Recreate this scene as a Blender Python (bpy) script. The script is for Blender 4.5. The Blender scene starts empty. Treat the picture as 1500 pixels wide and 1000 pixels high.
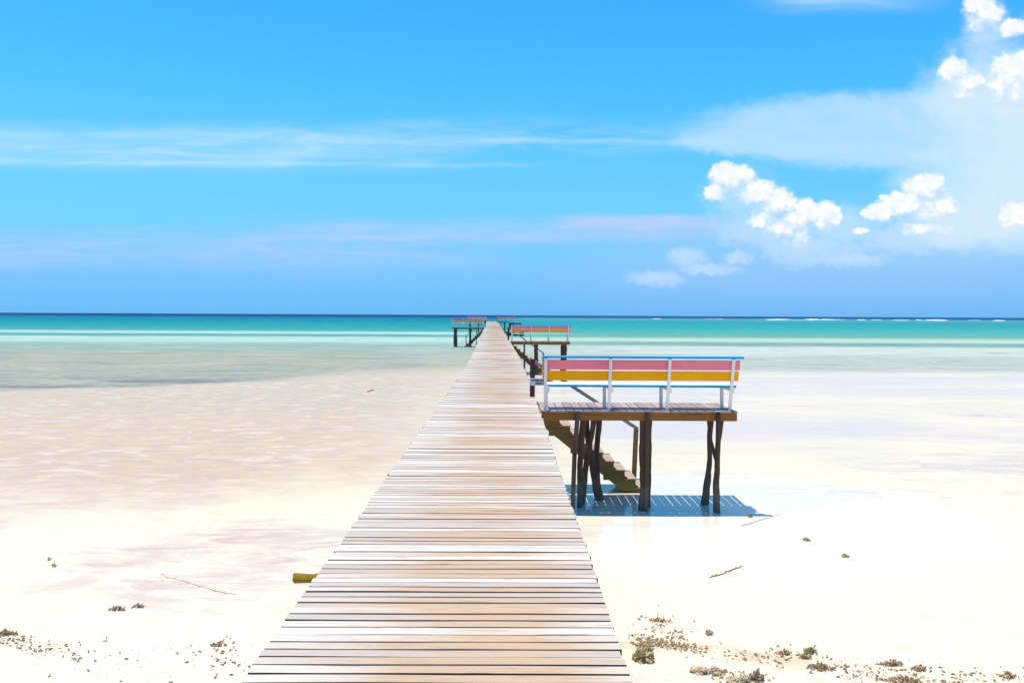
import bpy, bmesh, math, random
from mathutils import Vector, Matrix, noise as mnoise
random.seed(7)
PI = math.pi
SC = bpy.context.scene
COL = SC.collection

# ------------------------------------------------------------------ camera
H = 3.38                       # eye height above the sand flat (standing on the boardwalk)
cd = bpy.data.cameras.new("camera"); cam = bpy.data.objects.new("camera", cd); COL.objects.link(cam)
cam.location = (0, 0, H)
cam.rotation_euler = (PI / 2, -math.radians(0.294), 0)
cd.sensor_width = 36; cd.lens = 36 * 1300 / 1500; cd.shift_y = -38.4 / 1500
cd.clip_start = 0.05; cd.clip_end = 120000
SC.camera = cam

# ------------------------------------------------------------------ exposure
SC.view_settings.view_transform = 'Standard'; SC.view_settings.look = 'None'
SC.view_settings.gamma = 1; SC.view_settings.exposure = 0.25
SC.cycles.max_bounces = 8; SC.cycles.transparent_max_bounces = 12
SC.cycles.use_denoising = True

# ------------------------------------------------------------------ node helpers
class G:
    """small wrapper for building shader maths"""
    def __init__(s, tree): s.t = tree
    def new(s, k, **kw):
        n = s.t.nodes.new(k)
        for a, b in kw.items(): setattr(n, a, b)
        return n
    def put(s, sock, v):
        if isinstance(v, bpy.types.NodeSocket): s.t.links.new(v, sock)
        elif v is not None:
            try: sock.default_value = v
            except Exception:
                sock.default_value = (*v, 1.0) if len(v) == 3 else v
    def m(s, op, a, b=None, c=None, clamp=False):
        n = s.new('ShaderNodeMath', operation=op); n.use_clamp = clamp
        s.put(n.inputs[0], a)
        if b is not None: s.put(n.inputs[1], b)
        if c is not None: s.put(n.inputs[2], c)
        return n.outputs[0]
    def add(s, a, b): return s.m('ADD', a, b)
    def sub(s, a, b): return s.m('SUBTRACT', a, b)
    def mul(s, a, b): return s.m('MULTIPLY', a, b)
    def smooth(s, v, lo, hi, a=0.0, b=1.0):
        n = s.new('ShaderNodeMapRange', interpolation_type='SMOOTHSTEP')
        s.put(n.inputs['Value'], v); s.put(n.inputs['From Min'], lo); s.put(n.inputs['From Max'], hi)
        s.put(n.inputs['To Min'], a); s.put(n.inputs['To Max'], b)
        return n.outputs[0]
    def lin(s, v, lo, hi, a=0.0, b=1.0):
        n = s.new('ShaderNodeMapRange'); n.clamp = True
        s.put(n.inputs['Value'], v); s.put(n.inputs['From Min'], lo); s.put(n.inputs['From Max'], hi)
        s.put(n.inputs['To Min'], a); s.put(n.inputs['To Max'], b)
        return n.outputs[0]
    def mix(s, f, a, b, mode='MIX'):
        n = s.new('ShaderNodeMix', data_type='RGBA', blend_type=mode, clamp_factor=True)
        s.put(n.inputs[0], f); s.put(n.inputs[6], a); s.put(n.inputs[7], b)
        return n.outputs[2]
    def xyz(s, x, y, z=0.0):
        n = s.new('ShaderNodeCombineXYZ'); s.put(n.inputs[0], x); s.put(n.inputs[1], y); s.put(n.inputs[2], z)
        return n.outputs[0]
    def sep(s, v):
        n = s.new('ShaderNodeSeparateXYZ'); s.put(n.inputs[0], v); return n.outputs
    def noise(s, vec, scale=1.0, detail=3.0, rough=0.5, dist=0.0, color=False):
        n = s.new('ShaderNodeTexNoise'); s.put(n.inputs['Vector'], vec)
        n.inputs['Scale'].default_value = scale; n.inputs['Detail'].default_value = detail
        n.inputs['Roughness'].default_value = rough; n.inputs['Distortion'].default_value = dist
        return n.outputs[1] if color else n.outputs[0]
    def voro(s, vec, scale=1.0, detail=0.0, rough=0.5, feature='F1'):
        n = s.new('ShaderNodeTexVoronoi', feature=feature); s.put(n.inputs['Vector'], vec)
        n.inputs['Scale'].default_value = scale
        if 'Detail' in n.inputs: n.inputs['Detail'].default_value = detail; n.inputs['Roughness'].default_value = rough
        return n.outputs[0]
    def ramp(s, v, stops, interp='LINEAR'):
        n = s.new('ShaderNodeValToRGB'); e = n.color_ramp.elements; n.color_ramp.interpolation = interp
        while len(e) < len(stops): e.new(0.5)
        for k, (p, c) in enumerate(sorted(stops, key=lambda q: q[0])):
            e[k].position = p; e[k].color = (*c[:3], 1)
        s.put(n.inputs[0], v)
        return n.outputs[0]

def lin1(c):
    c /= 255.0
    return c / 12.92 if c <= .04045 else ((c + .055) / 1.055) ** 2.4
def L(r, g, b): return (lin1(r), lin1(g), lin1(b))

# ------------------------------------------------------------------ sky
SUN = Vector((-0.27, 0.11, 1.6)).normalized()
EL, ROT = math.asin(SUN.z), math.atan2(SUN.x, SUN.y)
SC.world = bpy.data.worlds.new("World"); W = SC.world; W.use_nodes = True
wt = W.node_tree; wt.nodes.clear(); g = G(wt)
out = g.new('ShaderNodeOutputWorld'); bg = g.new('ShaderNodeBackground'); wt.links.new(bg.outputs[0], out.inputs[0])
sky = g.new('ShaderNodeTexSky', sky_type='NISHITA'); sky.sun_disc = False
sky.sun_elevation = EL; sky.sun_rotation = ROT; sky.altitude = 0; sky.air_density = 1.0; sky.dust_density = 0.3; sky.ozone_density = 3.0
SKY_STRENGTH = 0.11
bg.inputs['Strength'].default_value = SKY_STRENGTH

def dirdeg(px, py):            # bearing and elevation, in degrees, of a cloud as surveyed
    u = (px - 750) / 1300; v = (461.6 + (px - 750) * .00513 - py) / 1300
    return math.degrees(math.atan(u)), math.degrees(math.atan(v))
DEG = 22.69                    # picture pixels per degree near the middle

tc = g.new('ShaderNodeTexCoord'); dx, dy, dz = g.sep(tc.outputs['Generated'])
AZ = g.mul(g.m('ARCTAN2', dx, dy), 57.29578)
EL_T = g.mul(g.m('ARCSINE', dz), 57.29578)                       # true elevation
EV = g.mul(g.m('ARCTAN2', dz, g.m('MAXIMUM', dy, 1e-4)), 57.29578)  # height angle over the seaward horizon
SV = g.xyz(AZ, EV, 0.0)

# clean-air colour by elevation (the saturated tropical blue of the photograph)
TINT = [(-2, (0.0712, 0.2311, 0.5778)), (0, (0.0712, 0.2311, 0.5778)), (1, (0.0761, 0.2188, 0.4978)), (2, (0.0939, 0.223, 0.4502)), (3, (0.109, 0.2393, 0.422)), (4, (0.116, 0.2618, 0.4086)), (6, (0.1253, 0.3106, 0.4066)), (8, (0.1327, 0.3479, 0.4198)), (10, (0.1302, 0.3727, 0.4397)), (12, (0.1178, 0.3889, 0.4624)), (14, (0.0998, 0.4005, 0.4861)), (16, (0.0928, 0.4025, 0.5096)), (18, (0.0868, 0.3995, 0.5323)), (20, (0.0795, 0.3971, 0.5534)), (30, (0.0775, 0.4106, 0.618))]
tint = g.ramp(g.lin(EL_T, -2, 30), [((e + 2) / 32, c) for e, c in TINT])
tscale = 3.0                   # ramp colours are stored divided by this
base = g.mix(1.0, sky.outputs[0], tint, 'MULTIPLY')
sc_ = g.new('ShaderNodeVectorMath', operation='SCALE'); wt.links.new(base, sc_.inputs[0]); sc_.inputs['Scale'].default_value = tscale
base = sc_.outputs[0]

# heaped clouds: a field of puffs roughened with billow noise, read twice to shade the sides away from the sun
PUFFS = [  # px, py, rx, ry
    (1072, 262, 34, 26), (1050, 282, 20, 16), (1105, 283, 32, 22), (1135, 300, 36, 24), (1150, 330, 40, 26), (1185, 312, 26, 22),
    (1206, 318, 24, 24), (1165, 348, 22, 18), (1120, 322, 26, 18),
    (1352, 276, 26, 20), (1365, 268, 16, 14), (1330, 303, 44, 24), (1292, 312, 28, 16), (1365, 308, 30, 26), (1355, 335, 38, 12), (1262, 337, 12, 6),
    (1494, 318, 24, 24), (1485, 105, 26, 30), (1500, 120, 40, 50), (1395, 105, 20, 20), (1412, 125, 22, 20), (1440, 22, 22, 30), (1428, 5, 18, 18), (1481, 42, 18, 13),
]
SOFT = [  # fainter puffs
    (1005, 376, 26, 14), (1082, 377, 20, 10), (1040, 394, 40, 9), (1400, 150, 34, 30), (1470, 170, 60, 70), (1440, 40, 24, 50), (1420, 310, 50, 26), (1220, 330, 60, 28),
    (1480, 260, 50, 60), (1240, 380, 50, 10), (960, 408, 40, 12), (1110, 335, 60, 30), (1180, 365, 70, 24), (1330, 350, 70, 20), (1430, 330, 60, 22), (1090, 290, 54, 40)]
def field(vec, puffs):
    x, y, _ = g.sep(vec); f = None
    for (px, py, rx, ry) in puffs:
        a, e = dirdeg(px, py)
        u = g.mul(g.sub(x, a), DEG / rx / 1.14); v = g.mul(g.sub(y, e), DEG / ry / 1.14)
        q = g.sub(1.0, g.m('MULTIPLY_ADD', u, u, g.mul(v, v)))
        f = q if f is None else g.m('SMOOTH_MAX', f, q, 0.25)
    return f
def billow(vec, warp, s1):
    wn = g.new('ShaderNodeVectorMath', operation='MULTIPLY_ADD')
    g.put(wn.inputs[0], g.noise(vec, 1.6, 5, .55, color=True)); wn.inputs[1].default_value = (warp, warp, 0)
    off = g.new('ShaderNodeVectorMath', operation='SUBTRACT'); g.put(off.inputs[0], vec); off.inputs[1].default_value = (warp / 2, warp / 2, 0)
    g.put(wn.inputs[2], off.outputs[0])
    return wn.outputs[0]
def shifted(vec, a, e):
    n = g.new('ShaderNodeVectorMath', operation='ADD'); g.put(n.inputs[0], vec); n.inputs[1].default_value = (a, e, 0); return n.outputs[0]
def heap(vec, puffs, warp, amp, vs=1.5):
    v = billow(vec, warp, 1)
    b = g.add(g.mul(g.voro(v, vs, 1.0, .5), .6), g.mul(g.voro(v, vs * .55, 1.0, .5), .4))
    n = g.noise(vec, 1.9, 7, .60)
    n2 = g.noise(v, 6.5, 5, .66)
    return g.add(field(v, puffs), g.add(g.mul(g.sub(.46, b), amp), g.add(g.mul(g.sub(n, .5), amp * 1.5), g.mul(g.sub(n2, .5), amp * 1.1))))
F0 = heap(SV, PUFFS, .55, .55)
F1 = heap(shifted(SV, -.22, .5), PUFFS, .55, .55)
dens = g.smooth(F0, -.14, .50)
lit = g.smooth(g.sub(F0, F1), -.62, .26)
F2 = field(shifted(billow(SV, .55, 1), -.10, 1.0), PUFFS)      # how far below its own top a puff is
foot = g.smooth(g.sub(F0, F2), -.80, .55)
crev = g.smooth(g.voro(billow(SV, .55, 1), 1.5, 1.0, .5), .40, .80)      # hollows between the billows
lit = g.mul(lit, g.sub(1.0, g.mul(crev, .38)))
S0 = heap(SV, SOFT, 1.0, .6, 1.0)
sdens = g.mul(g.smooth(S0, -.6, 1.0), .47)

# streak clouds
def streak(px0, px1, py0, py1, soft_x=60, soft_y=8, wob=1.0):
    a0, e1 = dirdeg(px0, py0); a1, e0 = dirdeg(px1, py1)
    am = (a0 + a1) / 2
    wv = g.mul(g.sub(g.noise(g.xyz(g.mul(AZ, .12), g.mul(EV, .4), px0 * .01), 1.0, 3, .5), .5), wob)
    ev = g.add(EV, wv)
    f = g.mul(g.smooth(AZ, a0 - soft_x / DEG, a0 + soft_x / DEG), g.smooth(AZ, a1 + soft_x / DEG, a1 - soft_x / DEG))
    h = g.mul(g.smooth(ev, e0 - soft_y / DEG, e0 + soft_y / DEG), g.smooth(ev, e1 + soft_y / DEG, e1 - soft_y / DEG))
    return g.mul(f, h)
fib = g.noise(g.xyz(g.mul(AZ, .16), g.mul(EV, 1.3), 3.7), 1.0, 7, .62, .6)
fib2 = g.noise(g.xyz(g.mul(AZ, .35), g.mul(EV, .9), 9.1), 1.0, 5, .6, .4)
fibf = g.smooth(fib, .34, .70)
VEIL = [(1340, 192, 290, 56), (1190, 207, 190, 26), (1480, 180, 120, 100), (1460, 275, 130, 90)]
SVW = billow(SV, .7, 1)
def sumall(items):
    f = None
    for w, v in items:
        q = g.mul(v, w); f = q if f is None else g.m('SUBTRACT', g.add(f, q), g.mul(f, q))
    return f
cir = sumall([
    (.52, g.mul(streak(-400, 600, 186, 244, 120, 18, 1.2), g.add(.42, g.mul(fibf, .62)))),
    (.42, g.mul(streak(-300, 420, 233, 243, 150, 4, .5), g.add(.4, fibf))),
    (.30, g.mul(streak(520, 1020, 178, 222, 150, 14, 1.4), fibf)),
    (.48, g.mul(streak(700, 1060, 203, 211, 60, 4, .5), g.add(.5, g.mul(fibf, .5)))),
    (.35, g.mul(streak(300, 900, 238, 246, 160, 4, .6), fibf)),
    (.62, g.mul(g.smooth(g.add(field(SVW, VEIL), g.mul(g.sub(fib2, .5), .35)), -.02, .62), g.add(.72, g.mul(fib2, .4)))),
    (.42, g.mul(streak(1130, 1350, -20, 18, 60, 10, 1.0), g.add(.5, g.mul(fibf, .6)))),
    (.25, streak(1230, 1700, 300, 380, 120, 40, .8)),
    (.58, g.smooth(g.add(field(SVW, [(1500, 190, 130, 140), (1440, 130, 60, 50), (1470, 330, 100, 40)]), g.mul(g.sub(g.noise(SV, .55, 6, .6, .5), .5), 2.2)), -.2, 1.1)),
])
lav = sumall([
    (.85, g.mul(streak(820, 1050, 315, 336, 40, 5, .7), g.add(.7, g.mul(fibf, .4)))),
    (.60, g.mul(streak(420, 1060, 324, 354, 140, 9, 1.0), g.add(.45, g.mul(fibf, .7)))),
    (.45, g.mul(streak(-300, 660, 338, 392, 160, 14, 1.4), g.add(.35, fibf))),
    (.25, streak(900, 1600, 345, 440, 160, 45, .8)),
])
WS = 1.0 / SKY_STRENGTH
EXPO = 2 ** -SC.view_settings.exposure
def Wc(r, gg, b, k=1.0): return tuple(c * WS * EXPO * k for c in L(r, gg, b))
c1 = g.mix(cir, base, Wc(214, 240, 252))
c1 = g.mix(lav, c1, Wc(190, 210, 252))
c1 = g.mix(sdens, c1, Wc(226, 240, 255))
cc = g.mix(lit, Wc(206, 226, 250), Wc(255, 255, 255, 1.10))
c1 = g.mix(g.mul(dens, g.lin(foot, 0, .75, .12, 1.0)), c1, cc)
# nothing but clear sky behind the viewer and overhead
front = g.mul(g.smooth(g.m('ABSOLUTE', AZ), 75, 50), g.mul(g.smooth(EV, -.2, .1), g.smooth(EL_T, 50, 30)))
wt.links.new(g.mix(front, base, c1), bg.inputs[0])

# ------------------------------------------------------------------ sun
sl = bpy.data.lights.new("sun", 'SUN'); sl.energy = 5.0; sl.angle = math.radians(.5); sl.color = (1.0, .90, .74)
so = bpy.data.objects.new("sun", sl); COL.objects.link(so); so.rotation_euler = SUN.to_track_quat('Z', 'Y').to_euler(); so.location = (0, 0, 30)
KL = (1.60, 1.70, 1.90)        # what a white level surface sends back under this sun and sky, before exposure
KL = tuple(k * 2 ** SC.view_settings.exposure for k in KL)
def A(r, gg, b, k=1.0):        # reflectance of a level surface that photographs as this colour
    return tuple(min(.92, c / q * k) for c, q in zip(L(r, gg, b), KL))

# ------------------------------------------------------------------ object helpers
def tag(o, label=None, cat=None, group=None, kind=None):
    if label: o['label'] = label
    if cat: o['category'] = cat
    if group: o['group'] = group
    if kind: o['kind'] = kind
    return o
def thing(name, loc, label, cat, group=None, rz=0):
    o = bpy.data.objects.new(name, None); COL.objects.link(o); o.location = loc; o.rotation_euler.z = rz
    o.empty_display_size = .2
    return tag(o, label, cat, group)
def mesh_obj(name, verts, faces, mat, parent=None, smooth=False):
    me = bpy.data.meshes.new(name); me.from_pydata(verts, [], faces); me.validate(); me.update()
    o = bpy.data.objects.new(name, me); COL.objects.link(o)
    if mat: me.materials.append(mat)
    if smooth: me.polygons.foreach_set('use_smooth', [True] * len(me.polygons))
    if parent: o.parent = parent
    return o
class MB:
    def __init__(s): s.v = []; s.f = []
    def raw(s, v, f):
        n = len(s.v); s.v += [tuple(p) for p in v]; s.f += [tuple(i + n for i in q) for q in f]; return s
    def box(s, c, size, mat=None, ch=0.006):
        """chamfered box: centre, full size, optional rotation"""
        hx, hy, hz = (q / 2 for q in size); ch = min(ch, hx * .45, hy * .45, hz * .45)
        bm = bmesh.new(); bmesh.ops.create_cube(bm, size=1.0)
        for v in bm.verts: v.co = Vector((v.co.x * size[0], v.co.y * size[1], v.co.z * size[2]))
        if ch > 0: bmesh.ops.bevel(bm, geom=bm.edges[:], offset=ch, segments=1, affect='EDGES')
        M = Matrix.Translation(Vector(c)) @ (mat.to_4x4() if mat else Matrix.Identity(4))
        bm.verts.index_update()
        s.raw([M @ v.co for v in bm.verts], [[v.index for v in f.verts] for f in bm.faces]); bm.free(); return s
    def bar(s, a, b, w, d, ch=.004, up=(0, 1, 0)):
        """square-cut bar from a to b; d is measured along 'up'"""
        a, b = Vector(a), Vector(b); z = (b - a); ln = z.length; z.normalize()
        y = Vector(up); y = (y - z * y.dot(z)).normalized(); x = y.cross(z)
        M = Matrix((x, y, z)).transposed()
        return s.box((a + b) / 2, (w, d, ln), M, ch)
    def prism(s, pts, y0, y1):
        """outline in the XZ plane pushed from y0 to y1"""
        n = len(pts); v = [(x, y0, z) for x, z in pts] + [(x, y1, z) for x, z in pts]
        f = [tuple(range(n)), tuple(range(2 * n - 1, n - 1, -1))] + [(i, i + n, (i + 1) % n + n, (i + 1) % n) for i in range(n)]
        return s.raw(v, f)
    def trunk(s, pts, radii, seg=10, rough=.14, seed=0):
        """rough natural pole along points"""
        pts = [Vector(p) for p in pts]; P = []; R = []
        for i in range(len(pts) - 1):
            k = max(2, int((pts[i + 1] - pts[i]).length / .09))
            for j in range(k): t = j / k; P.append(pts[i].lerp(pts[i + 1], t)); R.append(radii[i] * (1 - t) + radii[i + 1] * t)
        P.append(pts[-1]); R.append(radii[-1])
        v = []; f = []
        for i, (p, r) in enumerate(zip(P, R)):
            tn = (P[min(i + 1, len(P) - 1)] - P[max(i - 1, 0)]).normalized()
            x = Vector((1, 0, 0)); x = (x - tn * x.dot(tn)).normalized(); y = tn.cross(x)
            w = Vector((mnoise.noise((p.z * 1.7 + seed, seed * 3.1, 1)), mnoise.noise((p.z * 1.7, seed * 2.3, 7)), 0)) * r * .55
            for j in range(seg):
                a = 2 * PI * j / seg; dvec = x * math.cos(a) + y * math.sin(a)
                rr = r * (1 + rough * mnoise.noise(p * 4 + dvec * 1.3 + Vector((seed * 5.7, 0, 0))) + rough * .8 * mnoise.noise(p * 11 + dvec * 2.5))
                v.append(p + w + dvec * rr)
        n = len(P)
        for i in range(n - 1):
            for j in range(seg):
                k = (j + 1) % seg; f.append((i * seg + j, i * seg + k, i * seg + seg + k, i * seg + seg + j))
        f.append(tuple(range(seg - 1, -1, -1))); f.append(tuple((n - 1) * seg + j for j in range(seg)))
        return s.raw(v, f)
    def build(s, name, mat, parent=None, smooth=False): return mesh_obj(name, s.v, s.f, mat, parent, smooth)
def children(o): return [c for c in bpy.data.objects if c.parent == o]
def copy_tree(o, parent=None):
    c = o.copy(); COL.objects.link(c)
    if parent: c.parent = parent
    for ch in children(o): copy_tree(ch, c)
    return c
def at(px, py, z=0.0):         # ground point of a surveyed picture position
    u = px - 750; v = py - 461.6; u, v = u + .00513 * v, v - .00513 * u
    d = (H - z) * 1300 / v
    return Vector((u / 1300 * d, d, z))

# ------------------------------------------------------------------ materials
def new_mat(name):
    m = bpy.data.materials.new(name); m.use_nodes = True; t = m.node_tree; t.nodes.clear(); g = G(t)
    o = g.new('ShaderNodeOutputMaterial'); return m, g, o
def principled(g, o, color, rough=.7, spec=.3, bump=None, bstr=.3, bdist=.01, **kw):
    p = g.new('ShaderNodeBsdfPrincipled')
    g.put(p.inputs['Base Color'], color); g.put(p.inputs['Roughness'], rough); g.put(p.inputs['Specular IOR Level'], spec)
    if bump is not None:
        b = g.new('ShaderNodeBump'); b.inputs['Strength'].default_value = bstr; b.inputs['Distance'].default_value = bdist
        g.put(b.inputs['Height'], bump); g.t.links.new(b.outputs[0], p.inputs['Normal'])
    for k, v in kw.items(): g.put(p.inputs[k.replace('_', ' ')], v)
    if o: g.t.links.new(p.outputs[0], o.inputs[0])
    return p
def geo(g): return g.new('ShaderNodeNewGeometry')

def paint_mat(name, col, wear=(.55, .50, .45), amount=.12, rough=.5, spec=.15):
    m, g, o = new_mat(name); gn = geo(g); tcn = g.new('ShaderNodeTexCoord'); p = tcn.outputs['Object']
    x, y, z = g.sep(p)
    n1 = g.noise(g.xyz(g.mul(x, 3), g.mul(y, 20), g.mul(z, 20)), 1.0, 6, .6)
    n2 = g.noise(p, 9.0, 5, .6); n3 = g.noise(p, 1.3, 2, .5)
    c = g.mix(g.smooth(n3, .3, .7), tuple(q * .9 for q in col), tuple(min(.95, q * 1.07) for q in col))
    c = g.mix(g.mul(g.smooth(n1, .62, .74), amount * 4), c, wear)
    c = g.mix(g.mul(g.smooth(n2, .66, .75), amount * 3), c, tuple(q * .55 for q in col))
    principled(g, o, c, g.lin(n2, .3, .7, rough - .08, rough + .15), spec, g.add(n1, g.mul(n2, .5)), .25, .004)
    return m
M_blue = paint_mat('blue paint', (.012, .30, .60), (.35, .5, .55), .08)
M_pink = paint_mat('pink paint', (.93, .215, .29), (.85, .55, .5), .09)
M_orange = paint_mat('orange paint', (.95, .385, .001), (.80, .5, .2), .08)
M_pale = paint_mat('pale blue paint', (.60, .84, .88), (.6, .6, .55), .06)
M_white = paint_mat('white paint', (.84, .76, .70), (.45, .38, .30), .06)

def wood_mat(name, c1, c2, dark, grain=(1.2, 34, 34), lat=None, island=True, rough=.75, bstr=.5, kind=None):
    m, g, o = new_mat(name); gn = geo(g); tcn = g.new('ShaderNodeTexCoord'); p = tcn.outputs['Object']; x, y, z = g.sep(p)
    isl = gn.outputs['Random Per Island'] if island else 0.0
    off = g.mul(isl, 37.0)
    fine = g.noise(g.xyz(g.add(g.mul(x, grain[0]), off), g.mul(y, grain[1]), g.add(g.mul(z, grain[2]), off)), 1.0, 6, .65, .4)
    broad = g.noise(g.xyz(g.add(g.mul(x, grain[0] * .35), off), g.mul(y, grain[1] * .12), g.add(g.mul(z, grain[2] * .12), off)), 1.0, 3, .55)
    f = g.smooth(g.add(g.mul(broad, .6), g.mul(g.sub(isl, .5), .5)), .1, .55) if island else g.smooth(broad, .35, .65)
    c = g.mix(f, c1, c2)
    c = g.mix(g.mul(g.smooth(fine, .50, .72), .65), c, dark)
    return m, g, o, c, fine, isl, p

# weathered deck planks
def deck_material():
    m, g, o = new_mat('bleached deck planks'); gn = geo(g); x, y, z = g.sep(gn.outputs['Position']); isl = gn.outputs['Random Per Island']
    la = g.new('ShaderNodeAttribute', attribute_name='lateral').outputs['Fac']
    off = g.mul(isl, 53.0)
    nv = g.xyz(g.add(g.mul(x, 2.4), off), g.mul(y, 60), off)
    fine = g.noise(nv, 1.0, 7, .68, .5)
    streaky = g.noise(g.xyz(g.add(g.mul(x, 3.4), off), g.mul(y, 30), off), 1.0, 6, .66, .5)
    patch = g.noise(g.xyz(g.add(g.mul(x, 1.6), g.mul(off, 3)), g.mul(y, 2.0), off), 1.0, 5, .62)
    drift = g.noise(g.xyz(g.mul(x, .7), g.mul(y, .35), 0.0), 1.0, 3, .5)
    worn = g.m('POWER', 2.718, g.mul(g.m('POWER', g.m('ABSOLUTE', g.mul(g.sub(la, .16), 1.7)), 2.0), -1.0))
    white = A(255, 251, 249, 1.14); grey = A(232, 225, 225, 1.02); tan = A(240, 210, 182, 1.0); brown = A(202, 164, 130)
    c = g.mix(g.smooth(g.add(g.mul(isl, .55), g.mul(patch, .5)), .38, .75), white, grey)
    tanf = g.mul(g.add(.10, g.mul(worn, 1.1)), g.smooth(g.add(g.mul(g.m('FRACT', g.mul(isl, 7.31)), .45), g.add(g.mul(drift, .55), g.mul(patch, .25))), .35, .85))
    c = g.mix(g.m('MINIMUM', g.mul(tanf, 1.4), .95), c, tan)
    c = g.mix(g.mul(g.smooth(streaky, .56, .75), g.mul(g.add(.22, worn), .7)), c, brown)
    c = g.mix(g.mul(g.smooth(fine, .54, .70), .60), c, (.22, .165, .13))
    kn = g.voro(g.xyz(g.add(g.mul(x, 1.7), off), g.mul(y, 6.5), off), 1.0)
    c = g.mix(g.mul(g.smooth(kn, .10, .03), .55), c, (.22, .15, .10))
    crack = g.noise(g.xyz(g.add(g.mul(x, 1.5), g.mul(off, 2)), g.mul(y, 95), off), 1.0, 3, .55)
    c = g.mix(g.mul(g.smooth(crack, .655, .70), .75), c, (.05, .04, .035))
    principled(g, o, c, .8, .2, g.add(fine, g.mul(streaky, .6)), .55, .006)
    return m
M_deck = deck_material()
def simple_wood(name, c1, c2, dark, grain, rough=.75, wet=None, bstr=.6):
    m, g, o, c, fine, isl, p = wood_mat(name, c1, c2, dark, grain)
    if wet:
        z = g.sep(geo(g).outputs['Position'])[2]
        n = g.noise(geo(g).outputs['Position'], 9, 4, .6)
        c = g.mix(g.mul(g.smooth(g.add(z, g.mul(g.sub(n, .5), .5)), .55, .25), .85), c, wet)
    principled(g, o, c, rough, .25, fine, bstr, .008); return m
M_gap_shade = simple_wood('plank sides darkened as gap shade', (.07, .05, .045), (.11, .08, .07), (.03, .022, .02), (1.2, 30, 30))  # shade of the plank gaps, painted as near-black side and bottom faces
M_floor = simple_wood('platform boards', A(196, 176, 178), A(226, 208, 206), (.14, .10, .09), (34, 1.2, 34))
M_beam = simple_wood('brown beam', (.25, .092, .016), (.36, .14, .028), (.07, .03, .012), (1.5, 30, 30))
M_post = simple_wood('dark pole wood', (.078, .038, .026), (.135, .075, .052), (.020, .011, .009), (26, 26, 1.6), .85, (.17, .13, .085), .9)
M_under = simple_wood('under deck wood', (.16, .11, .08), (.24, .17, .12), (.05, .03, .02), (1.5, 20, 20))
M_stair = simple_wood('stair wood', (.25, .135, .055), (.36, .21, .08), (.06, .033, .018), (3, 26, 14), .7, (.21, .155, .03))
M_rail = simple_wood('rail wood', (.30, .22, .17), (.42, .33, .27), (.10, .06, .05), (3, 30, 12))
M_redpost = simple_wood('red brown post', (.085, .032, .030), (.12, .046, .040), (.03, .012, .012), (26, 26, 2))
M_log = simple_wood('mossy log', (.16, .098, .008), (.30, .185, .018), (.025, .014, .004), (22, 26, 26), .95, None, 1.0)
m, g_, o_ = new_mat('sign board'); n_ = g_.noise(g_.new('ShaderNodeTexCoord').outputs['Object'], 14, 5, .6)
principled(g_, o_, g_.mix(g_.smooth(n_, .4, .7), (.80, .77, .80), (.62, .58, .58)), .5, .3); M_sign = m
m, g_, o_ = new_mat('sign letters'); n_ = g_.noise(g_.new('ShaderNodeTexCoord').outputs['Object'], 30, 3, .6)
principled(g_, o_, g_.mix(n_, (.02, .018, .03), (.06, .05, .07)), .5, .3); M_letter = m
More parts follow.
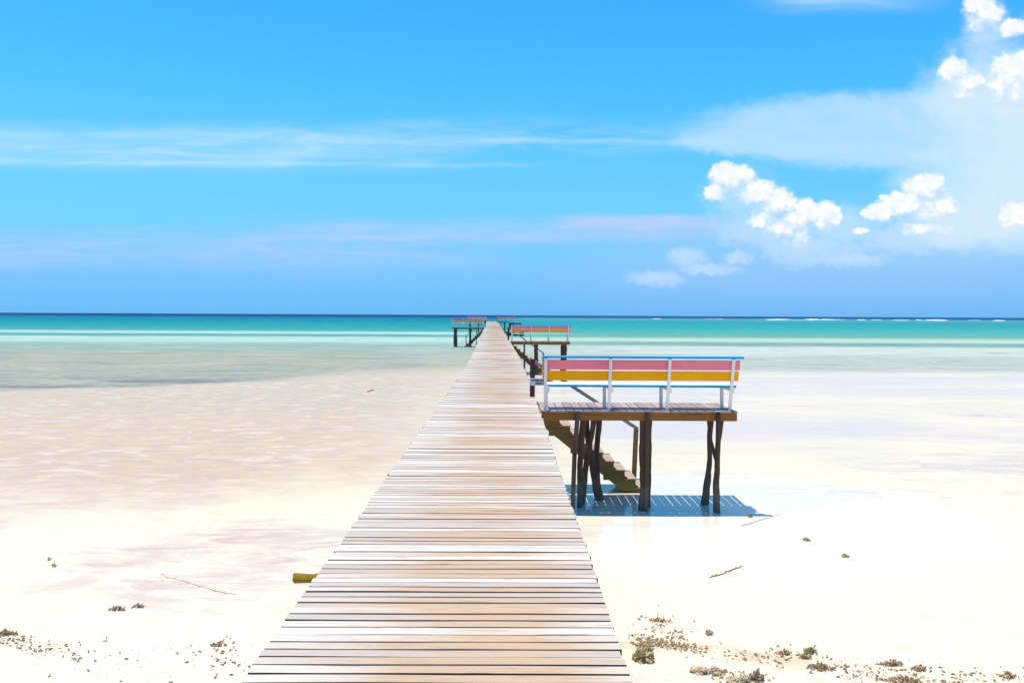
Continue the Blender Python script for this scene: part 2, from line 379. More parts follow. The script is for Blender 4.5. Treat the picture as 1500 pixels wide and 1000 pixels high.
# ------------------------------------------------------------------ sand flat
def sand_shader(g):
    P = geo(g).outputs['Position']; x, y, z = g.sep(P)
    # broad stains of damp sand, long across the view along the tide lines
    n_big = g.noise(g.xyz(g.mul(x, .10), g.mul(y, .16), 0.0), 1.0, 5, .55, .8)
    n_mid = g.noise(g.xyz(g.mul(x, .45), g.mul(y, .8), 4.0), 1.0, 5, .6, .6)
    n_str = g.noise(g.xyz(g.mul(x, 1.3), g.mul(y, 2.4), 8.0), 1.0, 5, .62, .5)
    n_fine = g.noise(P, 26, 5, .65)
    n_grain = g.noise(P, 160, 2, .6)
    cream = A(255, 254, 240); cream = (cream[0] * 1.22, cream[1] * 1.17, cream[2] * 1.09); white = A(255, 254, 250); white = (white[0] * 1.20, white[1] * 1.16, white[2] * 1.10); pink = A(230, 212, 212); lavender = A(226, 222, 236); beige = A(224, 212, 202); yellow = A(250, 222, 160, 1.05)
    c = g.mix(g.smooth(n_big, .40, .62), cream, white)
    yw = g.add(y, g.mul(g.sub(n_big, .5), 14))
    side = g.smooth(g.add(x, g.mul(g.sub(n_mid, .5), 4)), 3.0, -6.0)              # more stained west of the walk
    # near stains
    st = g.smooth(g.add(n_big, g.mul(g.sub(n_mid, .5), .8)), .50, .66)
    c = g.mix(g.mul(g.mul(st, g.smooth(n_str, .34, .60)), g.lin(yw, 8, 16, .40, .8)), c, g.mix(side, lavender, pink))
    wisps = g.noise(g.xyz(g.mul(x, .6), g.mul(y, 2.1), 14.0), 1.0, 6, .66, 1.2)
    c = g.mix(g.mul(g.mul(g.smooth(wisps, .53, .62), g.smooth(n_big, .40, .58)), g.smooth(y, 9.5, 12, .0, .8)), c, g.mix(side, A(228, 222, 232), A(232, 214, 216)))
    # thin sheet of water on the sand, west side
    wet = g.mul(g.smooth(yw, 11.5, 20.5), g.lin(side, 0, 1, .22, 1.0))
    c = g.mix(g.mul(wet, .92), c, g.mix(g.smooth(n_mid, .36, .64), g.mix(g.smooth(y, 22, 36), A(240, 214, 192), A(226, 214, 198)), g.mix(g.smooth(y, 22, 36), A(234, 214, 200), A(222, 212, 202))))
    c = g.mix(g.mul(g.smooth(g.add(n_str, g.mul(g.sub(n_mid, .5), .5)), .54, .66), g.mul(wet, .62)), c, A(255, 248, 238, 1.12))
    c = g.mix(g.mul(g.smooth(g.noise(g.xyz(g.mul(x, 1.7), g.mul(y, 2.0), 21.0), 1.0, 4, .6, .4), .57, .68), g.mul(wet, .9)), c, yellow)  # yellow flecks: sun glints in the shallow water, painted into the sand colour
    c = g.mix(g.mul(g.smooth(n_str, .50, .38), g.mul(wet, .35)), c, A(206, 196, 196))
    # east side: cream bars and lavender runnels further out
    far_e = g.mul(g.smooth(y, 17, 26), g.sub(1.0, side))
    band = g.noise(g.xyz(g.mul(x, .035), g.mul(y, .20), 31.0), 1.0, 4, .6, .5)
    c = g.mix(g.mul(far_e, g.smooth(band, .40, .60)), c, A(242, 240, 244))
    c = g.mix(g.mul(far_e, g.mul(g.smooth(band, .50, .38), .8)), c, A(252, 249, 236))
    c = g.mix(g.mul(far_e, g.mul(g.smooth(n_str, .56, .68), g.smooth(n_big, .45, .6))), c, A(222, 214, 224))
    # tan stain along the tide line at the top of the beach
    tl = g.sub(y, g.add(g.m('MULTIPLY_ADD', x, -.32, 9.62), g.mul(g.sub(n_mid, .5), .7)))
    tide = g.mul(g.mul(g.smooth(g.m('ABSOLUTE', tl), .42, .05), g.smooth(n_str, .38, .62)), g.smooth(x, .6, 1.0))
    c = g.mix(g.mul(tide, g.smooth(x, 4.5, 1.6, .25, .8)), c, A(244, 216, 186))
    # old footmarks and hollows, wind-rippled dry sand
    hol = g.voro(g.xyz(g.add(g.mul(x, 1.5), g.mul(n_mid, .8)), g.mul(y, 1.9), 5.0), 1.0)
    holm = g.mul(g.smooth(hol, .16, .05), g.smooth(y, 17, 10))
    # grains and specks
    c = g.mix(g.mul(g.smooth(n_fine, .50, .72), g.smooth(n_mid, .3, .7, .12, .42)), c, A(226, 204, 172))
    c = g.mix(g.mul(g.smooth(g.noise(g.xyz(g.mul(x, 4), g.mul(y, 9), 2.0), 1.0, 5, .65, .6), .54, .68), g.smooth(y, 28, 12, 0, .32)), c, A(238, 216, 190))
    c = g.mix(g.mul(g.smooth(n_grain, .64, .71), .5), c, (.32, .25, .17))
    # damp film: glossy where the flat is wet
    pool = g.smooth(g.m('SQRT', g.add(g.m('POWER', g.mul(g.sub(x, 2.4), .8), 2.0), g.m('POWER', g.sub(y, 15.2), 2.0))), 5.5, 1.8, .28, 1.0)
    c = g.mix(g.mul(g.sub(pool, .28), .85), c, (.68, .65, .56))  # sand colour paled around the platform to lift the blue of its shadow
    film = g.mul(g.smooth(g.add(y, g.mul(g.sub(n_mid, .5), 5)), 11.5, 15.0), g.lin(n_big, .3, .7, .55, 1.0))
    rpl = g.m('SINE', g.add(g.mul(y, 46), g.add(g.mul(n_mid, 16), g.mul(x, 5))))
    p = principled(g, None, c, .85, .15, g.add(g.sub(g.mul(g.mul(rpl, g.smooth(n_big, .40, .6)), .12), g.mul(holm, .8)), g.add(g.mul(n_fine, .5), g.add(g.mul(n_mid, 1.2), g.mul(n_grain, .2)))), .40, .03)
    p.inputs['Coat IOR'].default_value = 1.42; p.inputs['Coat Roughness'].default_value = .05
    g.put(p.inputs['Coat Weight'], g.mul(g.mul(film, pool), g.mul(g.smooth(y, 17, 30, 1.0, .8), g.sub(1.0, g.mul(side, .65)))))
    cb = g.new('ShaderNodeBump'); cb.inputs['Strength'].default_value = .12; cb.inputs['Distance'].default_value = .02
    g.put(cb.inputs['Height'], g.noise(g.xyz(g.mul(x, 2.2), g.mul(y, 5.0), 0.0), 1.0, 3, .5)); g.t.links.new(cb.outputs[0], p.inputs['Coat Normal'])
    return p.outputs[0]
def sand_material():
    m, g, o = new_mat('sand flat'); g.t.links.new(sand_shader(g), o.inputs[0]); return m
def sand_z(x, y):
    z = .02 * mnoise.noise((x * .22, y * .3, 1)) + .008 * mnoise.noise((x * 1.1, y * 1.5, 4))
    z *= min(1, max(0, (y - 3) / 5))
    if y > 33: z -= min(2.2, (y - 33) * .016)
    return z
vs, fs = [], []
ys = [-60, -25, -10, 0, 4]; yy = 5.0
while yy < 420: ys.append(yy); yy *= 1.035
xs = []; xx = .0
while xx < 420: xs.append(xx); xx += .25 + xx * .06
xs = sorted([-q for q in xs[1:]] + xs)
for yq in ys:
    for xq in xs: vs.append((xq, yq, sand_z(xq, yq)))
nx = len(xs)
for i in range(len(ys) - 1):
    for j in range(nx - 1): fs.append((i * nx + j, i * nx + j + 1, i * nx + nx + j + 1, i * nx + nx + j))
o = mesh_obj('sand', vs, fs, sand_material(), None, True); tag(o, kind='structure')

# ------------------------------------------------------------------ sea
def sea_material():
    m, g, o = new_mat('sea water'); P = geo(g).outputs['Position']; x, y, z = g.sep(P)
    yl = g.m('LOGARITHM', g.m('MAXIMUM', y, 1.0), 10.0)
    big = g.noise(g.xyz(g.mul(x, .004), g.mul(yl, 2.0), 0.0), 1.0, 4, .55)
    mid = g.noise(g.xyz(g.mul(x, .03), g.mul(yl, 14.0), 3.0), 1.0, 5, .6)
    fine = g.noise(g.xyz(g.mul(x, .25), g.mul(yl, 120.0), 6.0), 1.0, 4, .65)
    rip = g.noise(g.xyz(g.mul(x, 1.2), g.mul(y, 1.7), 0.0), 1.0, 4, .6)
    q = g.add(yl, g.add(g.mul(g.sub(big, .5), .085), g.mul(g.sub(mid, .5), .028)))
    lo, hi = 1.5, 3.6
    def R(stops): return g.ramp(g.lin(q, lo, hi), [((math.log10(d) - lo) / (hi - lo), A(*c)) for d, c in stops])
    west = R([(36, (222, 214, 204)), (40, (206, 206, 198)), (46, (192, 199, 190)), (50, (190, 198, 188)), (66, (196, 199, 189)), (80, (184, 202, 193)), (100, (164, 206, 200)),
              (108, (196, 242, 236)), (128, (206, 246, 240)), (134, (112, 190, 194)), (146, (96, 186, 190)), (152, (186, 240, 236)), (170, (196, 242, 238)), (180, (92, 188, 192)),
              (235, (48, 180, 192)), (420, (12, 158, 180)), (800, (12, 140, 180)), (1150, (8, 112, 168)), (1500, (4, 86, 152)), (3900, (10, 74, 140))])
    east = R([(40, (240, 236, 226)), (46, (216, 218, 234)), (50, (210, 216, 232)), (53, (212, 224, 216)), (56, (200, 214, 206)), (58.5, (206, 222, 214)), (74, (208, 222, 217)), (81, (226, 240, 238)),
              (98, (222, 242, 236)), (104, (140, 188, 186)), (112, (146, 190, 186)), (118, (200, 242, 226)), (130, (202, 242, 228)), (143, (124, 194, 190)), (185, (86, 196, 196)),
              (260, (50, 186, 198)), (480, (38, 174, 194)), (800, (92, 178, 196)), (1150, (84, 160, 190)), (1400, (40, 116, 172)), (1700, (22, 96, 158)), (3900, (30, 92, 150))])
    c = g.mix(g.smooth(g.add(x, g.mul(g.sub(mid, .5), 20)), -14, 16), west, east)
    # weed-dark patch near the shore on the west side, ripples elsewhere
    dk = g.mul(g.mul(g.smooth(x, -6, -16), g.smooth(yl, 1.69, 1.64)), g.smooth(g.noise(g.xyz(g.mul(x, .10), g.mul(y, .25), 12.0), 1.0, 5, .6), .40, .58))
    c = g.mix(g.mul(dk, .9), c, A(134, 148, 160))
    c = g.mix(g.mul(g.smooth(fine, .52, .70), .22), c, A(70, 120, 140))
    c = g.mix(g.mul(g.smooth(fine, .46, .30), .20), c, A(236, 246, 244))
    near = g.smooth(y, 95, 40)
    swl = g.noise(g.xyz(g.mul(x, .16), g.mul(y, .34), 17.0), 1.0, 5, .65, .5)
    c = g.mix(g.mul(g.smooth(swl, .50, .66), g.smooth(y, 300, 90, 0, .38)), c, A(126, 158, 158))
    c = g.mix(g.mul(g.smooth(swl, .47, .34), g.smooth(y, 200, 80, 0, .32)), c, A(232, 236, 222))
    c = g.mix(g.mul(g.smooth(rip, .50, .70), g.mul(near, .45)), c, A(146, 156, 154))
    c = g.mix(g.mul(g.smooth(rip, .48, .30), g.mul(near, .38)), c, A(240, 234, 212))
    # small whitecaps far out
    wc = g.voro(g.xyz(g.mul(x, .03), g.mul(yl, 34.0), 0.0), 1.0)
    cell = g.noise(g.xyz(g.mul(x, .012), g.mul(yl, 9.0), 5.0), 1.0, 2, .5)
    c = g.mix(g.mul(g.mul(g.smooth(wc, .09, .05), g.smooth(cell, .52, .60)), g.mul(g.smooth(y, 260, 420), g.smooth(y, 1900, 1200))), c, A(226, 244, 248))
    d = g.new('ShaderNodeBsdfDiffuse'); g.put(d.inputs[0], c)
    gl = g.new('ShaderNodeBsdfGlossy'); gl.inputs['Roughness'].default_value = .16
    b = g.new('ShaderNodeBump'); b.inputs['Strength'].default_value = .35; b.inputs['Distance'].default_value = .05
    g.put(b.inputs['Height'], g.add(rip, g.noise(g.xyz(g.mul(x, 4), g.mul(y, 6), 0.0), 1.0, 3, .6))); g.t.links.new(b.outputs[0], gl.inputs['Normal'])
    mx = g.new('ShaderNodeMixShader'); g.put(mx.inputs[0], g.lin(rip, .35, .65, .02, .09)); g.t.links.new(d.outputs[0], mx.inputs[1]); g.t.links.new(gl.outputs[0], mx.inputs[2])
    # the film of water at the edge is so thin that the sand shows; the shoreline runs further out on the east side
    sh = g.add(g.lin(x, -22, -4, 37.3, 50.0), g.add(g.mul(g.sub(g.noise(g.xyz(g.mul(x, .07), g.mul(y, .1), 2.0), 1.0, 4, .55), .5), 9.0), g.mul(g.sub(rip, .5), 3.0)))
    dd = g.sub(y, sh)
    al = g.smooth(dd, -.6, g.smooth(x, -16, -6, 2.0, 12.0))
    m2 = g.new('ShaderNodeMixShader'); g.put(m2.inputs[0], al)
    g.t.links.new(sand_shader(g), m2.inputs[1]); g.t.links.new(mx.outputs[0], m2.inputs[2]); g.t.links.new(m2.outputs[0], o.inputs[0])
    return m
vs, fs = [], []
ys = [29.5]
while ys[-1] < 60000: ys.append(ys[-1] * 1.25)
for yq in ys:
    for k in range(-8, 9): vs.append((k / 8 * max(300, yq * 1.3), yq, -.10 if yq < 30 else 0.0))
for i in range(len(ys) - 1):
    for j in range(16): fs.append((i * 17 + j, i * 17 + j + 1, i * 17 + 17 + j + 1, i * 17 + 17 + j))
o = mesh_obj('sea', vs, fs, sea_material()); tag(o, kind='structure')

# ------------------------------------------------------------------ boardwalk
XC = [(-2, -.31), (5, -.34), (10, -.385), (15, -.412), (20, -.45), (26, -.515), (34, -.64), (46, -.90), (50, -1.0), (65, -1.36), (92, -1.95), (113, -2.5), (165, -3.80), (200, -4.7)]
HT = [(-2, 1.69), (5, 1.685), (10, 1.66), (15, 1.645), (20, 1.632), (26, 1.60), (34, 1.55), (46, 1.51), (55, 1.475), (65, 1.43), (92, 1.31), (113, 1.20), (130, 1.17), (200, 1.16)]
def tab(T, d):
    if d <= T[0][0]: return T[0][1]
    for (a, p), (b, q) in zip(T, T[1:]):
        if d <= b: return p + (q - p) * (d - a) / (b - a)
    return T[-1][1]
def sm(T, d, w=2.5): return sum(tab(T, d + k * w / 3) for k in range(-3, 4)) / 7
def cx(d): return sm(XC, d)
def cz(d): return H - sm(HT, d)
def edge(d, s): return cx(d) + s * .9
END = 164.0
bw = thing('boardwalk', (0, 0, 0), 'long bleached plank boardwalk running from the shore far out over the water', 'boardwalk')
v, f, lat, fm = [], [], [], []
y = .9; n = 0
while y < END:
    w = random.gauss(.0868, .0070); w = min(.108, max(.066, w))
    gap = max(.003, random.gauss(.0125, .0045))
    yc = y + w / 2; X, Z = cx(yc), cz(yc) + random.gauss(0, .0016)
    hd = math.atan2(cx(yc + 1) - cx(yc - 1), 2.0); yaw = -hd + random.gauss(0, .0026)
    l0, l1 = -.9 + random.gauss(0, .005), .9 + random.gauss(0, .005)
    if random.random() < .04: l1 += random.choice((-.014, .014))
    if random.random() < .04: l0 += random.choice((-.014, .014))
    roll = random.gauss(0, .010)
    seg = 10 if y < 18 else (4 if y < 50 else 1)
    ch = .0014; t = .034
    prof = [(-w / 2, -t), (-w / 2, -ch), (-w / 2 + ch, 0), (w / 2 - ch, 0), (w / 2, -ch), (w / 2, -t)]
    ph = random.random() * 50; b = len(v)
    for k in range(seg + 1):
        a = l0 + (l1 - l0) * k / seg
        bow = .0035 * mnoise.noise((a * 1.3, ph, 0)) + .0015 * mnoise.noise((a * 6, ph, 3)); wd = .003 * mnoise.noise((a * 1.9, ph, 9)); up = .003 * mnoise.noise((a * 1.2, ph, 20))
        for (py, pz) in prof:
            py2 = py + bow + (wd if py > 0 else -wd)
            v.append((X + a * math.cos(yaw) - py2 * math.sin(yaw), yc + a * math.sin(yaw) + py2 * math.cos(yaw), Z + pz + py * roll + up)); lat.append(a)
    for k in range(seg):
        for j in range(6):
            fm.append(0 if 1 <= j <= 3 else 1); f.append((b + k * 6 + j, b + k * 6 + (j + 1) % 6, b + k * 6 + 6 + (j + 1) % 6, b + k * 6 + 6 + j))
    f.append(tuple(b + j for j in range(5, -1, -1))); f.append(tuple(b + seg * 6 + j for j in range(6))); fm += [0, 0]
    y += w + gap; n += 1
me = bpy.data.meshes.new('deck'); me.from_pydata(v, [], f); me.materials.append(M_deck); me.materials.append(M_gap_shade); me.polygons.foreach_set('material_index', fm)
at_ = me.attributes.new('lateral', 'FLOAT', 'POINT'); at_.data.foreach_set('value', lat); me.update()
o = bpy.data.objects.new('deck', me); COL.objects.link(o); o.parent = bw
for s in (-1, 1):
    mb = MB(); d = .9
    while d < END - .5:
        e = min(d + 3.0, END - .2)
        mb.bar((cx(d) + s * .62, d, cz(d) - .112), (cx(e) + s * .62, e - .004, cz(e) - .112), .06, .15, .003, (0, 0, 1)); d = e
    mb.build('stringer', M_under, bw)
d = 6.2 - 4; k = 0
while d < END:
    z = cz(d) - .25; zg = sand_z(cx(d), d) - .3
    x0, x1 = cx(d) - .86, cx(d) + .84
    for s in (-1, 1):
        MB().trunk([(cx(d) + s * .6, d + .13, zg), (cx(d) + s * .6 + random.uniform(-.04, .04), d + .13, z + .02)], [.085, .075], 8, .15, k * 2 + s).build('pile', M_post, bw, True)
    cb = MB()
    if k == 1:
        pts = [(edge(d, -1) - .135, d, z + .125 - .06), (x1, d, z + .06)]
        cb.trunk([(edge(d, -1) - .26, d, z + .088), (edge(d, -1), d, z + .087), (x1, d - .02, z + .07)], [.033, .036, .042], 14, .55, 5)
        o = cb.build('crossbeam', M_log, bw, True); o['label'] = 'mossy yellow-brown log end sticking out past the deck edge'
    else:
        cb.bar((x0, d, z + .06), (x1, d, z + .06), .08, .09, .004, (0, 0, 1)).build('crossbeam', M_under, bw)
    d += 4.0; k += 1

# ------------------------------------------------------------------ bench
def make_bench():
    Lb = 3.42
    t = thing('park_bench', (0, 0, 0), '-', 'bench', 'painted benches on the platforms along the boardwalk')
    # local frame: x along the bench, y=0 at the foot of the back posts, +y towards the sea, z=0 on the floor
    lean = lambda z: .03 - .27 * z / .92
    xs = (.055, 1.17, 2.19, 3.285)
    for x in xs:
        MB().bar((x, lean(0) , 0.0), (x, lean(.915), .915), .052, .045, .004, (0, 1, 0)).build('back_post', M_white, t)
        lx = x + (.035 if x < .1 else -.03)
        MB().bar((lx, .50, 0), (lx, .50, .405), .056, .06, .004).build('leg', M_white, t)
        br = MB(); br.box((x + .032, .26, .375), (.045, .56, .075)); br.box((x + .06, .05, .35), (.03, .09, .1))
        br.build('seat_bracket', M_white, t)
    def board(z0, z1, x0, x1, mat, label, name='backrest_board', th=.024):
        a = Vector((0, lean(z0) + .036, z0)); b = Vector((0, lean(z1) + .036, z1))
        mid = (a + b) / 2; h = (b - a).length; ang = math.atan2(a.y - b.y, b.z - a.z)
        mb = MB(); R = Matrix.Rotation(ang, 3, 'X')
        mb.box(((x0 + x1) / 2, mid.y, mid.z), (x1 - x0, th, h), R, .005)
        o = mb.build(name, mat, t); o['label'] = label
    board(.715, .878, .0, Lb - .01, M_pink, 'pink upper backrest board')
    board(.525, .690, .0, Lb - .02, M_orange, 'orange lower backrest board')
    mb = MB(); mb.box((Lb / 2 + .01, lean(.92) + .015, .9355), (Lb + .05, .12, .034), Matrix.Rotation(math.radians(2), 3, 'X'), .007)
    mb.build('top_rail', M_blue, t)['label'] = 'bright blue flat top rail'
    mb = MB()
    for i in range(3):
        mb.box((Lb / 2 + .02 + random.uniform(-.01, .01), .035 + .075 + i * .158, .433), (Lb - .10, .15, .030), None, .006)
    mb.build('seat', M_pale, t)['label'] = 'pale blue slatted seat'
    mb = MB(); mb.box((Lb / 2 + .02, .022, .418), (Lb - .09, .02, .038), None, .004); mb.box((Lb / 2 + .02, .514, .418), (Lb - .09, .02, .038), None, .004)
    mb.build('seat_edge', M_blue, t)['label'] = 'bright blue edge strips of the seat'
    return t

# ------------------------------------------------------------------ platforms
def make_platform(loc, h, posts, label, mirror=False):
    """local frame: x away from the walk, y=0 front beam face, z=0 the sand; h is the floor height"""
    t = thing('bench_platform', loc, label, 'platform', 'raised wooden bench platforms beside the boardwalk')
    if mirror: t.scale.x = -1
    Wd, Dp = 3.42, 1.5
    mb = MB(); x = .015; nb = 0
    while x < Wd - .02:
        w = random.gauss(.136, .006); w = min(w, Wd - x)
        mb.box((x + w / 2, Dp / 2 - .012 + random.gauss(0, .007), h - .015 + random.gauss(0, .0016)), (w, Dp + .03 + random.gauss(0, .012), .03), Matrix.Rotation(random.gauss(0, .002), 3, 'Z'), .004)
        x += w + max(.008, random.gauss(.0145, .004)); nb += 1
    mb.build('floor', M_floor, t)
    zb = h - .033 - .07
    for nm, yq in (('front_beam', .025), ('joist', .78), ('rear_beam', Dp - .03)):
        MB().box((Wd / 2 - (.01 if nm != 'front_beam' else 0), yq, zb), (Wd - (.09 if nm == 'joist' else 0), .046, .138), None, .005).build(nm, M_beam, t)
    for xq in (.03, Wd - .03):
        MB().box((xq, Dp / 2, zb - .004), (.044, Dp - .115, .125), None, .004).build('side_beam', M_beam, t)
    for i, (kind, pts, rad) in enumerate(posts):
        pts = [Vector((p[0], p[1], (p[2] if p[2] <= 1.6 else h - (1.75 - p[2])))) for p in pts]
        mb = MB()
        if kind == 'slat':
            for a, b in zip(pts, pts[1:]): mb.bar(a, b, rad[0] * 2, rad[0] * 1.5, .006)
            mb.build('support_post', M_post, t)
        else:
            mb.trunk(pts, rad, 11, .2, i * 3.7 + loc[1]); mb.build('support_post', M_post, t, True)
    return t
TOP = 1.655
POSTS1 = [
    ('slat', [(.565, -.028, -.2), (.60, -.03, 1.0), (.655, -.03, 1.735)], [.038]),
    ('pole', [(.70, .30, -.2), (.72, .28, .7), (.78, .26, TOP)], [.055, .05, .055]),
    ('pole', [(1.15, .95, -.2), (1.05, .95, .35), (.94, .93, .9), (.86, .92, TOP)], [.10, .07, .055, .05]),
    ('pole', [(.76, .55, -.2), (.90, .7, .9), (1.04, .8, TOP)], [.055, .05, .05]),
    ('pole', [(1.12, 1.35, -.2), (1.13, 1.35, 1.1), (1.15, 1.35, TOP)], [.06, .055, .055]),
    ('pole', [(1.80, .09, -.2), (1.82, .09, .8), (1.80, .09, TOP)], [.072, .068, .066]),
    ('slat', [(1.845, -.026, -.2), (1.86, -.028, 1.72)], [.034]),
    ('pole', [(1.93, .34, -.2), (1.94, .33, .9), (1.95, .32, TOP)], [.055, .05, .055]),
    ('pole', [(3.05, -.06, -.2), (3.06, -.065, .35), (3.07, -.07, .9), (3.10, -.06, 1.73)], [.066, .054, .046, .04]),
    ('pole', [(2.98, .56, -.2), (3.02, .56, .30), (3.07, .56, .8), (3.09, .56, TOP)], [.085, .062, .045, .052]),
    ('pole', [(3.07, -.02, .85), (3.01, .2, 1.2), (2.99, .4, TOP)], [.032, .03, .03]),
    ('pole', [(3.20, .56, .95), (3.26, .5, 1.3), (3.29, .45, TOP)], [.03, .03, .033]),
]
POSTS2 = [
    ('pole', [(.80, .10, -.6), (.82, .1, 1.0), (.82, .1, TOP)], [.05, .045, .045]),
    ('pole', [(1.45, .12, -.6), (1.50, .12, .9), (1.46, .12, TOP)], [.125, .115, .105]),
    ('pole', [(3.10, .12, -.6), (3.12, .12, .9), (3.10, .12, TOP)], [.125, .12, .12]),
    ('pole', [(1.5, 1.3, -.6), (1.55, 1.3, TOP)], [.09, .08]),
    ('pole', [(3.0, 1.3, -.6), (3.05, 1.3, TOP)], [.09, .08]),
]
PL = [  # distance, side, posts, bench offset, label, bench label
    (15.40, 1, POSTS1, 'largest wooden platform on crooked dark poles, nearest the shore, right of the boardwalk', 'largest pink and orange bench, with blue rail, on the nearest platform'),
    (50.6, 1, POSTS2, 'second wooden platform right of the boardwalk, partly behind the big bench', 'mid-distance pink and orange bench just above the left end of the largest bench'),
    (93.5, -1, POSTS2, 'wooden platform on the left of the boardwalk, standing in pale shallow water', 'orange and pink bench on the nearer of the two left platforms'),
    (163.0, 1, POSTS2, 'small far platform at the right of the boardwalk end, over turquoise water', 'tiny far bench right of the seaward end of the boardwalk'),
    (163.0, -1, POSTS2, 'small far platform at the left of the boardwalk end, mostly hidden behind a nearer bench', 'tiny far bench seen above the left bench, beside the boardwalk end'),
]
bench0 = make_bench(); first = True
for (d, s, posts, lab, blab) in PL:
    h = cz(d + .5) - .004
    e = edge(d, s) + s * .012
    pf = make_platform((e, d, 0), h, posts, lab, s < 0)
    b = bench0 if first else copy_tree(bench0); first = False
    if s > 0: b.location = (e + .035, d + .09, h + .001)
    else: b.location = (e - .035, d + .09, h + .001); b.scale.x = -1
    b['label'] = blab

# ------------------------------------------------------------------ stairs
def make_stairs(loc, h, label, mirror=False):
    t = thing('staircase', loc, label, 'stairs', 'wooden stairs from the boardwalk down to the sand')
    if mirror: t.scale.x = -1
    n = 10; run = 2.10; rise = h - .06
    dirv = Vector((run, 0, -rise)).normalized(); nor = Vector((dirv.z, 0, -dirv.x)) * -1
    nor = Vector((-dirv.z, 0, dirv.x)); nor = nor if nor.z > 0 else -nor
    for yq in (.03, .86):
        a = Vector((-.12, 0, h - .04)); b = a + Vector((run + .14, 0, -(rise) * (run + .14) / run))
        top, bot = nor * .062, nor * -.19
        pts = [(a + top), (b + top), Vector((b.x - .02, 0, -.10)), Vector((b.x - .30, 0, -.10)), (a + bot)]
        st = MB().prism([(p.x, p.z) for p in pts], yq - .022, yq + .022).build('stringer', M_stair, t)
        for i in range(n):
            cl = MB(); xa, xb = i * run / n + .03, (i + 1) * run / n + .02; tr = h - .045 - (i + .5) * rise / n
            cl.prism([(xa, tr - .022), (xb, tr - .022), (xb, tr - .022 - rise / n * .95)], yq - .026, yq + .026)
            cl.build('cleat', M_stair, st)
            if i in (1, 2, 4, 7):
                p = a + dirv * ((i + .55) * math.hypot(run, rise) / n) + nor * -.19
                MB().box((p.x, yq, p.z), (.11, .05, .09), None, .004).build('block', M_stair, st)
    for i in range(n):
        tr = h - .045 - (i + .5) * rise / n
        MB().box(((i + .5) * run / n + .025, .445, tr - .009), (run / n + .02, .92, .024), None, .004).build('tread', M_rail, t)
    # handrail on the far side, with head and foot posts
    MB().box((-.055, .915, h + .26), (.10, .085, 1.0), None, .006).build('head_post', M_redpost, t)
    MB().box((2.02, .93, .50), (.09, .085, 1.20), Matrix.Rotation(.04, 3, 'Y'), .006).build('foot_post', M_stair, t)
    a = Vector((-.11, .92, h + .765)); b = Vector((2.08, .93, 1.10))
    MB().bar(a, b, .07, .075, .005, (0, 1, 0)).build('handrail', M_rail, t)
    return t
ST = [(16.98, 1, 'stairs behind the nearest platform, with a plain sloping handrail, leading to the sand'),
      (52.2, 1, 'stairs behind the second right platform, dark boards partly hidden by the largest bench'),
      (95.1, -1, 'stairs going down to the left beneath the left-hand bench'),
      (164.6 - 2.9, 1, 'tiny far stairs under the platform at the right of the boardwalk end')]
for d, s, lab in ST:
    make_stairs((edge(d, s), d, 0), cz(d), lab, s < 0)

# ------------------------------------------------------------------ warning sign on the stair head post
d0 = 16.98
sg = thing('warning_sign', (edge(d0, 1) - .055, d0 + .915 - .055, cz(d0) + .305), 'white sign with black capitals nailed to the red-brown stair post', 'sign')
MB().box((.185, 0, 0), (.46, .014, .148), None, .003).build('sign_board', M_sign, sg)
def lettering(txt, size, x, z):
    cu = bpy.data.curves.new('t', 'FONT'); cu.body = txt; cu.size = size; cu.align_x = 'CENTER'; cu.align_y = 'CENTER'; cu.extrude = .0015; cu.offset = .0026; cu.space_character = 1.05
    to = bpy.data.objects.new('t', cu); COL.objects.link(to)
    dg = bpy.context.evaluated_depsgraph_get(); me = bpy.data.meshes.new_from_object(to.evaluated_get(dg))
    bpy.data.objects.remove(to); me.name = 'lettering'; me.materials.clear(); me.materials.append(M_letter)
    o = bpy.data.objects.new('lettering', me); COL.objects.link(o); o.parent = sg; o.location = (x, -.0095, z); o.rotation_euler = (PI / 2, 0, 0)
    wmax = max(q.co.x for q in me.vertices) - min(q.co.x for q in me.vertices)
    return o, wmax
lo_, wl = lettering('STEPS SLIPPERY', .055, .185, .026); lo_.scale.x = .42 / wl
lo_, wl = lettering('WHEN WET', .055, .18, -.034); lo_.scale.x = .255 / wl

# ------------------------------------------------------------------ moored boat
m, g_, o_ = new_mat('dark hull'); n_ = g_.noise(g_.new('ShaderNodeTexCoord').outputs['Object'], 6, 4, .6)
principled(g_, o_, g_.mix(n_, (.018, .022, .03), (.07, .075, .06)), .5, .4); M_hull = m
m, g_, o_ = new_mat('canopy cloth'); n_ = g_.noise(g_.new('ShaderNodeTexCoord').outputs['Object'], 3, 4, .6)
principled(g_, o_, g_.mix(n_, (.42, .50, .50), (.62, .68, .68)), .8, .2); M_canvas = m
bt = thing('moored_boat', (.55, 146, .0), 'small dark canopied boat on the water right of the far boardwalk, behind the second bench', 'boat')
v, f = [], []; S = 14
for i in range(S + 1):
    u = i / S; x = -1.45 + 2.9 * u; wdt = .62 * math.sin(PI * min(1, .12 + .88 * u) ** 1.0) ** .6 if 0 < u < 1 else .04; sheer = .46 + .22 * (2 * u - 1) ** 2
    for yq, zq in ((-wdt, sheer), (-wdt * .85, .2), (-wdt * .35, -.08), (wdt * .35, -.08), (wdt * .85, .2), (wdt, sheer), (wdt * .9, sheer - .04), (wdt * .7, .12), (-wdt * .7, .12), (-wdt * .9, sheer - .04)): v.append((x, yq, zq))
for i in range(S):
    for j in range(10): f.append((i * 10 + j, i * 10 + (j + 1) % 10, i * 10 + 10 + (j + 1) % 10, i * 10 + 10 + j))
f += [tuple(range(10)), tuple(S * 10 + j for j in range(9, -1, -1))]
mesh_obj('hull', v, f, M_hull, bt)
